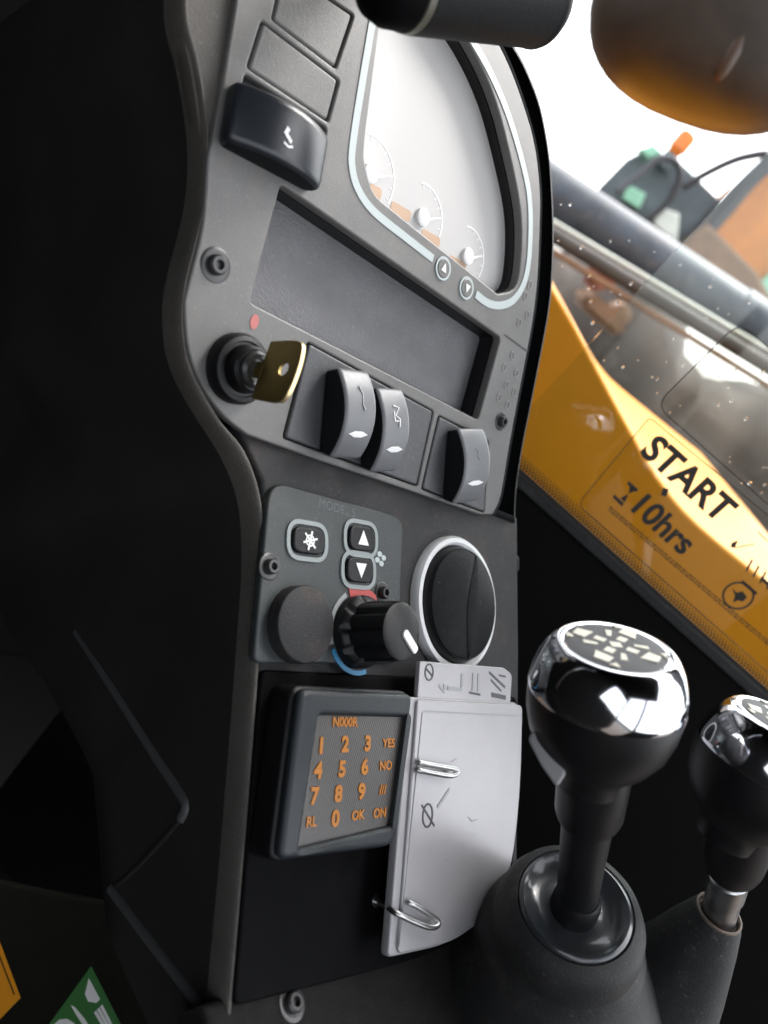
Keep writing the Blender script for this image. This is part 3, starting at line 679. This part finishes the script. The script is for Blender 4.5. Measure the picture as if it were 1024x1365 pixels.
# ---------------------------------------------------------------- heater control panel
hp = L.pts([(360, 640), (538, 690), (531, 884), (338, 884)], .004); hb = mid(hp)
hv = thing2('heater_control_panel', 'grey green heater control panel with fan buttons and temperature knob', 'control panel', L.at(hb.x, hb.y))
kid('plate', plate_me(rnd(sub(hp, hb), [.012, .009, .004, .005], 7), -.001, .004, .0012), 'hvac', hv, WM[hv.name])
for k, (x, y, sy) in enumerate([(411, 721, 's'), (482, 718, 'u'), (479, 760, 'd')]):
    b = L.pix(x, y, .005); w = L.at(b.x, b.y, .004) @ Matrix.Rotation(math.radians(4), 4, 'Z')
    wd2 = .0185 if k else .0195
    bt = kid('button', plate_me(rect(0, 0, wd2 + .001, .0125, .0052, 8), -.001, .0022, .001), 'black', hv, w)
    kid('button_ring', strip_me(rect(0, 0, wd2 + .0055, .0175, .0075, 8), .0022, -.0002, .0010, True), 'line2', bt, w)
    if sy == 's':
        for q in range(3):
            a = math.radians(60 * q + 15); d_ = V((math.cos(a), math.sin(a))) * .0048
            kid('snowflake', strip_me([-d_, d_], .0010, .0022, .0026), 'white', bt, w)
        kid('snowflake', strip_me(circ(0, 0, .0026, 16), .0007, .0022, .0025, True), 'white', bt, w)
    else:
        s = 1 if sy == 'u' else -1
        kid('triangle', plate_me([V((-.0040, -.0034 * s)), V((.0040, -.0034 * s)), V((0, .0042 * s))], .0021, .0026), 'white', bt, w)
b = L.pix(507, 745, .004)
for q in range(4):
    a = math.radians(90 * q + 20); kid('fan_symbol', plate_me(circ(.0026 * math.cos(a), .0026 * math.sin(a), .0019, 12, .0015), -.0001, .0003), 'line', hv, L.at(b.x, b.y, .004))
b = L.pix(450, 678, .004); kid('faint_print', text_me('MODEL 5', .0065, .0001), 'faint', hv, L.at(b.x, b.y, .004))
screw(hv, L, 363, 755, .0036, .004); screw(hv, L, 513, 790, .0034, .004)
b = L.pix(407, 832, .010); w = L.at(b.x, b.y, .004)
kid('round_blank', lathe_me([(.0180, -.001), (.0180, .0062), (.0174, .0072), (.0165, .0076), (.001, .0077)], 48), 'lower', hv, w)
b = L.pix(478, 842, .004); w = L.at(b.x, b.y, .004)
kw2 = w
for (a0, a1, m_) in [(55, 118, 'red'), (122, 205, 'grey'), (209, 292, 'blue')]:
    kid('temperature_arc', strip_me([V((.0205 * math.cos(math.radians(a)), .0205 * math.sin(math.radians(a)))) for a in range(a0, a1 + 1, 5)], .0046 if m_ == 'red' else .0024, -.0002, .0005), m_, hv, w)
kn = kid('temperature_knob', lathe_me([(.0182, -.001), (.0182, .004), (.0172, .006), (.0150, .0075), (.0146, .0260), (.0138, .0282), (.0120, .0290), (.001, .0292)], 96, 10, .12, (.006, .0275)), 'black', hv, w)
ang = math.radians(-42)
kid('pointer', plate_me(rect(.0070, 0, .0135, .0046, .0020), .0288, .0302, .0004), 'white', kn, w @ Matrix.Rotation(ang, 4, 'Z'))

# ---------------------------------------------------------------- air vent
b = L.pix(609, 805, .003); vw = L.at(b.x, b.y)
ven = thing2('air_vent', 'round black swivelling air vent with white ring', 'air vent', vw)
R = .0408
kid('vent_ring', lathe_me([(R, -.002), (R, .003), (R - .0015, .0052), (R - .0040, .0056), (R - .0055, .0040), (R - .0058, -.006)], 72), 'ring', ven, vw)
kid('vent_socket', lathe_me([(R - .006, -.004), (R - .0062, .0045), (R - .0080, .0090), (R - .0100, .0080), (.001, .001)], 60), 'black', ven, vw)
# dished front with one curved split between the two flaps
rr3 = R - .0085
def flap(side):
    vs, fs = [], []; N = 28; K = 10
    for i in range(N + 1):
        yy = rr3 * .995 * (2 * i / N - 1); xs = -.0060 + .0150 * (yy / rr3 + .12) ** 2
        xe = side * math.sqrt(max(1e-9, rr3 ** 2 - yy ** 2)); xs = max(-abs(xe), min(abs(xe), xs))
        for k in range(K + 1):
            t = k / K; x = xs + (xe - xs) * t; q = (x * x + yy * yy) / rr3 ** 2
            vs.append((x, yy, .0165 - .0075 * q - (.0011 if k == 0 else 0) + (.0003 if side > 0 else 0)))
    for i in range(N):
        for k in range(K): a = i * (K + 1) + k; fs.append((a, a + 1, a + K + 2, a + K + 1))
    return mesh(vs, fs, 60)
kid('vent_flap', flap(-1), 'ventin', ven, vw); kid('vent_flap', flap(1), 'ventin', ven, vw)

# ---------------------------------------------------------------- security keypad
H = .022
ko = L.pts([(402, 918), (552, 925), (525, 1128), (373, 1148)], H); kbm = mid(ko)
kp = thing2('security_keypad', 'black framed keypad with orange printed digits', 'keypad', L.at(kbm.x, kbm.y, .003))
kf = WM[kp.name]
HH = H - .003
ki = sub(L.pts([(421, 953), (538, 956), (518, 1100), (394, 1130)], H - .003), kbm)
ko2 = sub(ko, kbm)
kid('housing', plate_me(rnd([p * 1.04 for p in ko2], .006), 0, HH - .0045, .002), 'black', kp, kf)
kid('frame', plate_me(rnd(ko2, .005), HH - .0060, HH, .0028, holes=[rnd(ki, .002)], bres=4), 'kpframe', kp, kf)
kid('key_face', plate_me(rnd([p * 1.02 for p in ki], .002), HH - .0055, HH - .0032), 'kpface', kp, kf)
kx = (ki[1] - ki[0]).normalized(); ka = math.atan2(kx.y, kx.x)
def ktext(s, x, y, size, bold=.02):
    p = L.pix(x, y, H - .003) - kbm
    kid('digit' if len(s) == 1 else 'lettering', text_me(s, size, .0002, bold), 'orange', kp, kf @ T((p.x, p.y, HH - .0029)) @ Matrix.Rotation(ka, 4, 'Z'))
for s, x, y in [('1', 428, 995), ('2', 460, 993), ('3', 490, 992), ('4', 424, 1028), ('5', 456, 1026), ('6', 486, 1023), ('7', 419, 1062), ('8', 451, 1059), ('9', 482, 1056), ('0', 447, 1092)]: ktext(s, x, y, .0094, .045)
for s, x, y in [('N000R', 460, 963), ('YES', 518, 991), ('NO', 514, 1021), ('///', 510, 1053), ('RL', 415, 1096), ('OK', 477, 1087), ('ON', 506, 1084)]: ktext(s, x, y, .0058, .03)

# ---------------------------------------------------------------- silver card held by wire hooks
H2 = .020
bd = [(557, 933), (697, 940), (695, 1030), (690, 1100), (681, 1162), (652, 1222), (603, 1256), (531, 1272)]
cp_ = L.pts(bd, H2); cbm = mid(cp_)
cd = thing2('silver_card', 'flat silver grey plate with printed marks hooked over the lower panel', 'plate', L.at(cbm.x, cbm.y, .004))
cw = WM[cd.name]; c2 = sub(cp_, cbm); hz = H2 - .004
cen = V((0, 0))
base = rnd([p * 1.02 + V((-.004, 0)) for p in c2], [.002, .004, .03, .03, .012, .01, .01, .003], 4)
kid('tray', plate_me(base, hz - .007, hz - .0016, .0012), 'cardedge', cd, cw)
kid('lid', plate_me(rnd(c2, [.002, .004, .03, .03, .012, .01, .01, .003], 4), hz - .0022, hz, .0009), 'card', cd, cw)
tb = sub(L.pts([(560, 881), (672, 890), (683, 899), (680, 945), (556, 945)], H2 - .003), cbm)
kid('tab', plate_me(rnd(tb, [.002, .002, .003, .001, .001], 4), hz - .006, hz - .003, .0006), 'card', cd, cw)
def cmark(name, ps, m, w=None, z=hz, hh_=H2, closed=False):
    q = sub(L.pts(ps, hh_), cbm)
    return kid(name, strip_me(q, w, z - .0001, z + .0003, closed) if w else plate_me(q, z - .0001, z + .0003), m, cd, cw)
zt, ht = hz - .003, H2 - .003
for ps, m_, w_ in [([(585, 914), (592, 922), (592, 912)], 'grey', .0016), ([(596, 917), (615, 919), (616, 898)], 'grey', .0022), ([(631, 897), (630, 921)], 'grey', .0018), ([(638, 898), (637, 922)], 'grey', .0018), ([(652, 896), (673, 916)], 'dgrey', .0014), ([(654, 906), (668, 921)], 'dgrey', .0010), ([(655, 926), (674, 930)], 'dgrey', .0026), ([(665, 900), (674, 902)], 'dgrey', .001), ([(625, 923), (640, 926)], 'dgrey', .0012)]:
    cmark('printed_mark', ps, m_, w_, zt, ht)
c0 = L.pix(572, 896, ht) - cbm; kid('printed_mark', strip_me([p for p in circ(c0.x, c0.y, .0035, 18, .0042)], .0008, zt - .0001, zt + .0003, True), 'dgrey', cd, cw)
cmark('printed_mark', [(567, 890), (577, 902)], 'dgrey', .0010, zt, ht)
c0 = L.pix(570, 1087, H2) - cbm; kid('printed_ring', strip_me(circ(c0.x, c0.y, .0040, 20, .0055), .0010, hz - .0001, hz + .0003, True), 'dgrey', cd, cw)
cmark('printed_mark', [(562, 1073), (579, 1101)], 'dgrey', .0010)
cmark('printed_mark', [(599, 1052), (583, 1076)], 'grey', .0016)
cmark('groove', [(564, 948), (690, 954)], 'grey', .0007)
cmark('groove', [(563, 950), (532, 1262)], 'grey', .0006)
rs = random.Random(11)
for k in range(9):
    x, y = rs.uniform(585, 670), rs.uniform(960, 1190); a = rs.uniform(-.6, .9); l_ = rs.uniform(4, 13)
    cmark('scratch', [(x, y), (x + l_ * math.cos(a), y + l_ * math.sin(a))], 'scratch', .00035)
# wire hooks
def hook(path, lab):
    P3 = [V((*L.pix(x, y, h), h)) for x, y, h in path]; b0 = P3[0].copy()
    t = thing2('wire_hook', lab, 'hook', L.at(b0.x, b0.y, b0.z), 'bent wire hooks holding the silver plate')
    kid('wire', tube_me(curve_smooth([p - b0 for p in P3], 6), .0014, 12), 'steel', t, WM[t.name])
    kid('washer', lathe_me([(.0035, -.0005), (.0035, .0008), (.0026, .0014), (.0014, .0014)], 20), 'steel', t, WM[t.name])
hook([(540, 1025, .002), (545, 1024, .010), (556, 1026, .0215), (580, 1031, .0235), (600, 1034, .0240), (609, 1031, .0240), (608, 1026, .0240), (590, 1022, .0235), (562, 1017, .0225), (558, 1014, .0205)], 'upper bent wire hook beside the keypad, gripping the silver plate')
hook([(500, 1200, .002), (512, 1207, .010), (528, 1217, .0215), (550, 1228, .0235), (572, 1236, .0245), (583, 1234, .0245), (582, 1226, .0240), (562, 1212, .0235), (547, 1204, .0225), (543, 1202, .0205)], 'lower bent wire hook near the foot of the silver plate')

# ---------------------------------------------------------------- console shelf under the lower panel
b0 = L.pix(300, 1345, 0); SH = Frame(L.cam(b0.x, b0.y, 0), E1, ZC * .8 + NL * .35)
shf = thing2('console_shelf', 'worn dark textured console shelf under the gloss black panel', 'console', SH.M)
kid('shelf_top', plate_me([V((-.01, -.30)), V((.33, -.30)), V((.33, .004)), V((-.01, .004))], -.02, 0, .003), 'shelf', shf, SH.M)
b = SH.pix(393, 1335)
screw(shf, SH, 393, 1336, .0042, 0.0, 'screw')

# ---------------------------------------------------------------- levers
def lever(label, name, rim, rimz, knob, knobz, tilt, rimaxis, kr, spin, metal_shaft, boot, group='chrome capped control levers', thick=True):
    A, B = PC(*rim, rimz), PC(*knob, knobz); ax = (B - A).normalized()
    ka_ = V(tilt).normalized()
    t = thing2(name, label, 'lever', T(W(A - ax * .05)), group)
    # knob: z along its own axis
    KF = Frame(B, V((1, .0, 0)), ka_)
    s = kr / .0305
    low = [(r * s, z * s) for r, z in [(.0125, -.040), (.0135, -.034), (.0165, -.030), (.0225, -.024), (.0275, -.016), (.0298, -.008), (.0305, -.0015), (.0304, .0028)]]
    kid('knob_base', lathe_me(low, 64), 'black', t, KF.M)
    capp = [(r * s, z * s) for r, z in [(.0306, .0025), (.0308, .0035), (.0306, .0055), (.0302, .0085), (.0288, .0140), (.0268, .0185), (.0245, .0218), (.0228, .0232), (.0214, .0236), (.0208, .0232)]]
    kid('chrome_cap', lathe_me(capp, 72, ang=60), 'chrome', t, KF.M)
    disc = kid('symbol_disc', lathe_me([(.0207 * s, .0200 * s), (.0206 * s, .0230 * s), (.0180 * s, .0237 * s), (.0090 * s, .0240 * s), (.0005, .0241 * s)], 56), mat('disc_grey', (.10, .10, .105), .55, spec=.2) if 'disc_grey' not in bpy.data.materials else bpy.data.materials['disc_grey'], t, KF.M)
    rg = random.Random(spin)
    pcs = []
    for q in range(4):
        a = math.radians(45 + 90 * q + spin)
        R2 = Matrix.Rotation(a, 4, 'Z')
        pcs += [(R2, [(.0045, -.0018), (.0090, -.0018), (.0090, .0018), (.0045, .0018)]), (R2, [(.0112, -.0040), (.0175, -.0022), (.0170, .0034), (.0120, .0036)]), (R2, [(.0155, .0058), (.0190, .0044), (.0175, .0082)]), (R2, [(.0060, .0042), (.0115, .0062), (.0100, .0086), (.0052, .0058)])]
    pcs.append((Matrix.Identity(4), [(-.0022, -.0022), (.0022, -.0022), (.0022, .0022), (-.0022, .0022)]))
    for R2, ps in pcs:
        kid('symbol_mark', plate_me([V(p) * s * .98 for p in ps], .0234 * s, .02425 * s), 'ivory', disc, KF.M @ R2)
    # neck and shaft
    NF = Frame(A, V((1, 0, 0)), ax); Ln = (B - A).length
    if thick: kid('neck', lathe_me([(.0140 * s, Ln - .070 * s), (.0150 * s, Ln - .066 * s), (.0158 * s, Ln - .036 * s), (.0140 * s, Ln - .026 * s)], 36), 'black', t, NF.M)
    if thick: kid('shaft', lathe_me([(.0095 * s, -.03), (.0097 * s, .0), (.0118 * s, Ln - .06 * s), (.0120 * s, Ln - .04 * s)], 36), metal_shaft, t, NF.M)
    BF_ = Frame(A, V((1, 0, 0)), rimaxis)
    boot(t, BF_)
    return t, KF, NF
def boot1(t, f):
    kid('boot', lathe_me([(.090, -.13), (.076, -.100), (.061, -.072), (.0485, -.050), (.0435, -.038), (.0420, -.031), (.0372, -.026), (.0380, -.021), (.0368, -.011), (.0335, -.0035), (.0292, -.001), (.0279, -.002), (.0275, -.0055)], 72, ang=60), 'rubber', t, f.M)
    kid('chrome_plate', lathe_me([(0.0283, -0.0054), (0.0279, -0.0005), (0.0261, 0.0004), (0.0246, -0.0009), (0.0221, -0.0040), (0.0164, -0.0054), (0.0098, -0.0045), (0.0082, -0.0036)], 64, ang=60), mat('gaiter_gloss', (.03, .034, .038), .28, 0.0, coat=.5), t, f.M)
    kid('collar', lathe_me([(.0120, -.006), (.0118, .002), (.0110, .006), (.010, .008)], 40), 'black', t, f.M)
def boot2(t, f):
    kid('boot', lathe_me([(.050, -.15), (.040, -.10), (.0275, -.050), (.0185, -.018), (.0140, -.004), (.0122, .0), (.0108, .0), (.0100, -.004)], 56, ang=60), 'rubber', t, f.M)
    kid('boot_lip', lathe_me([(.0123, -.002), (.0122, .0010), (.0112, .0014), (.0104, -.002)], 48), mat('worn_rubber', (.13, .10, .08), .7, grain=.6, gs=800), t, f.M)
l1, KF1, NF1 = lever('chrome capped joystick lever nearest the silver plate, knob fully in view', 'control_lever', (768, 1204), .375, (806, 932), .305, (.10, -.95, -.29), (.08, -.83, -.55), .0308, 8, 'black', boot1)
# side trigger tabs on the first knob
for ps, z in [([(703, 985), (712, 972), (735, 1000), (755, 1030), (742, 1050), (722, 1022)], .298)]:
    FF = Frame(PC(725, 1010, z), V((1, 0, 0)), V((-.35, -.25, -.9))); q = FF.pts(ps)
    kid('trigger_tab', plate_me(rnd(q, .002), -.003, 0, .0008), 'cardedge', l1, FF.M)
FF = Frame(PC(905, 965, .300), V((1, 0, 0)), V((.2, -.4, -.9)))
kid('trigger_tab', plate_me(rnd(FF.pts([(893, 945), (912, 938), (920, 955), (908, 985), (888, 1000)]), .002), -.004, 0, .001), mat('dusk_plastic', (.12, .10, .10), .4), l1, FF.M)
l2, KF2, NF2 = lever('chrome capped control lever cut off by the right edge, pale metal shaft', 'control_lever', (958, 1218), .40, (1016, 1022), .335, (.34, -.90, -.22), (.28, -.85, -.42), .0295, 30, 'black', boot2, thick=False)
Ln2 = (PC(1016, 1022, .335) - PC(958, 1218, .40)).length
kid('metal_shaft', lathe_me([(.0088, -.02), (.0088, .018), (.0096, .019), (.0096, .034), (.0088, .035), (.0088, .06)], 36), 'steel', l2, NF2.M)
kid('sleeve', lathe_me([(.0105, .0400), (.0125, .0415), (.0138, .047), (.0143, .054), (.0145, Ln2 - .026)], 40), 'black', l2, NF2.M)
# ---------------------------------------------------------------- grip at the top and mirror housing
ga, gb = PC(548, -22, .29), PC(712, 0, .33)
GF = Frame(ga, V((0, 0, 1)), (gb - ga)); gl = (gb - ga).length
gr = thing2('grip_handle', 'black ribbed grip handle reaching across the top of the display', 'handle', GF.M)
prof = []
n = 60
for i in range(n + 1):
    z = gl * i / n; prof.append((.0168 + .0012 * (z / gl) + (.00022 if i % 2 else 0), z))
prof += [(.0186, gl + .0015), (.0180, gl + .004), (.0150, gl + .0085), (.010, gl + .0100), (.001, gl + .0102)]
kid('grip_sleeve', lathe_me(prof, 48, ang=60), 'matte', gr, GF.M)
kid('grip_collar', lathe_me([(.0150, -.0035), (.0165, -.003), (.0169, 0), (.0162, .0005)], 48), mat('olive_ring', (.12, .115, .09), .4), gr, GF.M)
kid('end_knob', lathe_me([(.001, -.0215), (.008, -.021), (.0130, -.018), (.0155, -.012), (.0160, -.0036)], 40, ang=60), 'blackgloss', gr, GF.M)

st = [ga.lerp(gb, .45), ga.lerp(gb, .5) + V((0, -.035, .004)), PC(600, -150, .40), U.cam(*U.pix(560, -150), -.004)]
P3 = [W(p) for p in st]
kid('stem', tube_me(curve_smooth([p - P3[0] for p in P3], 8), .008, 16), 'matte', gr, T(P3[0]))

mc = PC(970, 12, 1.1); MFm = Frame(mc, V((.9, .35, 0)), V((-.15, .25, -1)))
mr = thing2('mirror_housing', 'out of focus dark brown rounded mirror housing outside the window at top right', 'mirror', MFm.M)
def super_me(ax, ay, az, e=.75, nu=40, nv=20):
    vs, fs = [], []
    sg = lambda v, p: math.copysign(abs(v) ** p, v)
    for j in range(nv + 1):
        ph = math.pi * (j / nv - .5)
        for i in range(nu):
            th = 2 * math.pi * i / nu
            vs.append((ax * sg(math.cos(ph), e) * sg(math.cos(th), e), ay * sg(math.cos(ph), e) * sg(math.sin(th), e), az * sg(math.sin(ph), e)))
    for j in range(nv):
        for i in range(nu): k = (i + 1) % nu; fs.append((j * nu + i, j * nu + k, (j + 1) * nu + k, (j + 1) * nu + i))
    return mesh(vs, fs, 60, True)
kid('housing', super_me(.194, .155, .09, .8), 'mirror_h', mr, MFm.M)
kid('arm', tube_me([V((.13, .065, .0)), V((.30, .20, .10)), V((.45, .35, .30)), V((.60, .50, .52))], .02, 20), 'mirror_h', mr, MFm.M)
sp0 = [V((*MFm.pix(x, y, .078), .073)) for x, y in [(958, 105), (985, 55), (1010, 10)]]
kid('highlight_strip', tube_me(curve_smooth(sp0, 4), [.004, .009, .012, .014, .014, .014, .013, .012, .012], 10), 'streak', mr, MFm.M)

# ---------------------------------------------------------------- bottom left: floor mat area and two stickers
FL = Frame(PC(80, 1330, .50), V((1, .2, 0)), V((.05, -.55, -.83)))
fb = thing2('seat_base_box', 'dark olive textured box low at the left corner under the console', 'box', FL.M)
kid('box_top', plate_me([V((-.35, -.25)), V((.12, -.25)), V((.12, .06)), V((-.35, .06))], -.05, 0, .004), 'oil', fb, FL.M)
q = FL.pts([(122, 1288), (175, 1392), (130, 1420), (30, 1415)]); qb = mid(q)
gs = thing2('green_sticker', 'green sticker with white print at the bottom left', 'sticker', FL.at(qb.x, qb.y, .0004))
kid('sheet', plate_me(sub(q, qb), 0, .0005), 'sticker_g', gs, WM[gs.name])
def gmark(ps): kid('white_print', plate_me(sub(FL.pts(ps), qb), .0005, .0007), 'white', gs, WM[gs.name])
gmark([(119, 1304), (134, 1332), (129, 1337), (118, 1335), (114, 1325)])
gmark([(95, 1340), (100, 1342), (112, 1356), (120, 1368), (112, 1368), (103, 1354)])
for k in range(3): gmark([(126 + k * 4, 1350 - k * 4), (129 + k * 4, 1347 - k * 4), (145 + k * 5, 1374), (140 + k * 5, 1374)])
gmark([(72, 1366), (80, 1359), (90, 1358), (100, 1364), (104, 1376), (70, 1378)])
q = FL.pts([(-45, 1160), (0, 1255), (28, 1330), (-30, 1390), (-90, 1300)]); qb = mid(q)
os_ = thing2('orange_sticker', 'orange sticker with thin dark line at the left edge', 'sticker', FL.at(qb.x, qb.y, .0004))
kid('sheet', plate_me(sub(q, qb), 0, .0005), 'sticker_o', os_, WM[os_.name])
kid('dark_line', strip_me(sub(FL.pts([(-10, 1248), (20, 1326)]), qb), .0008, .0005, .0007), 'ink', os_, WM[os_.name])
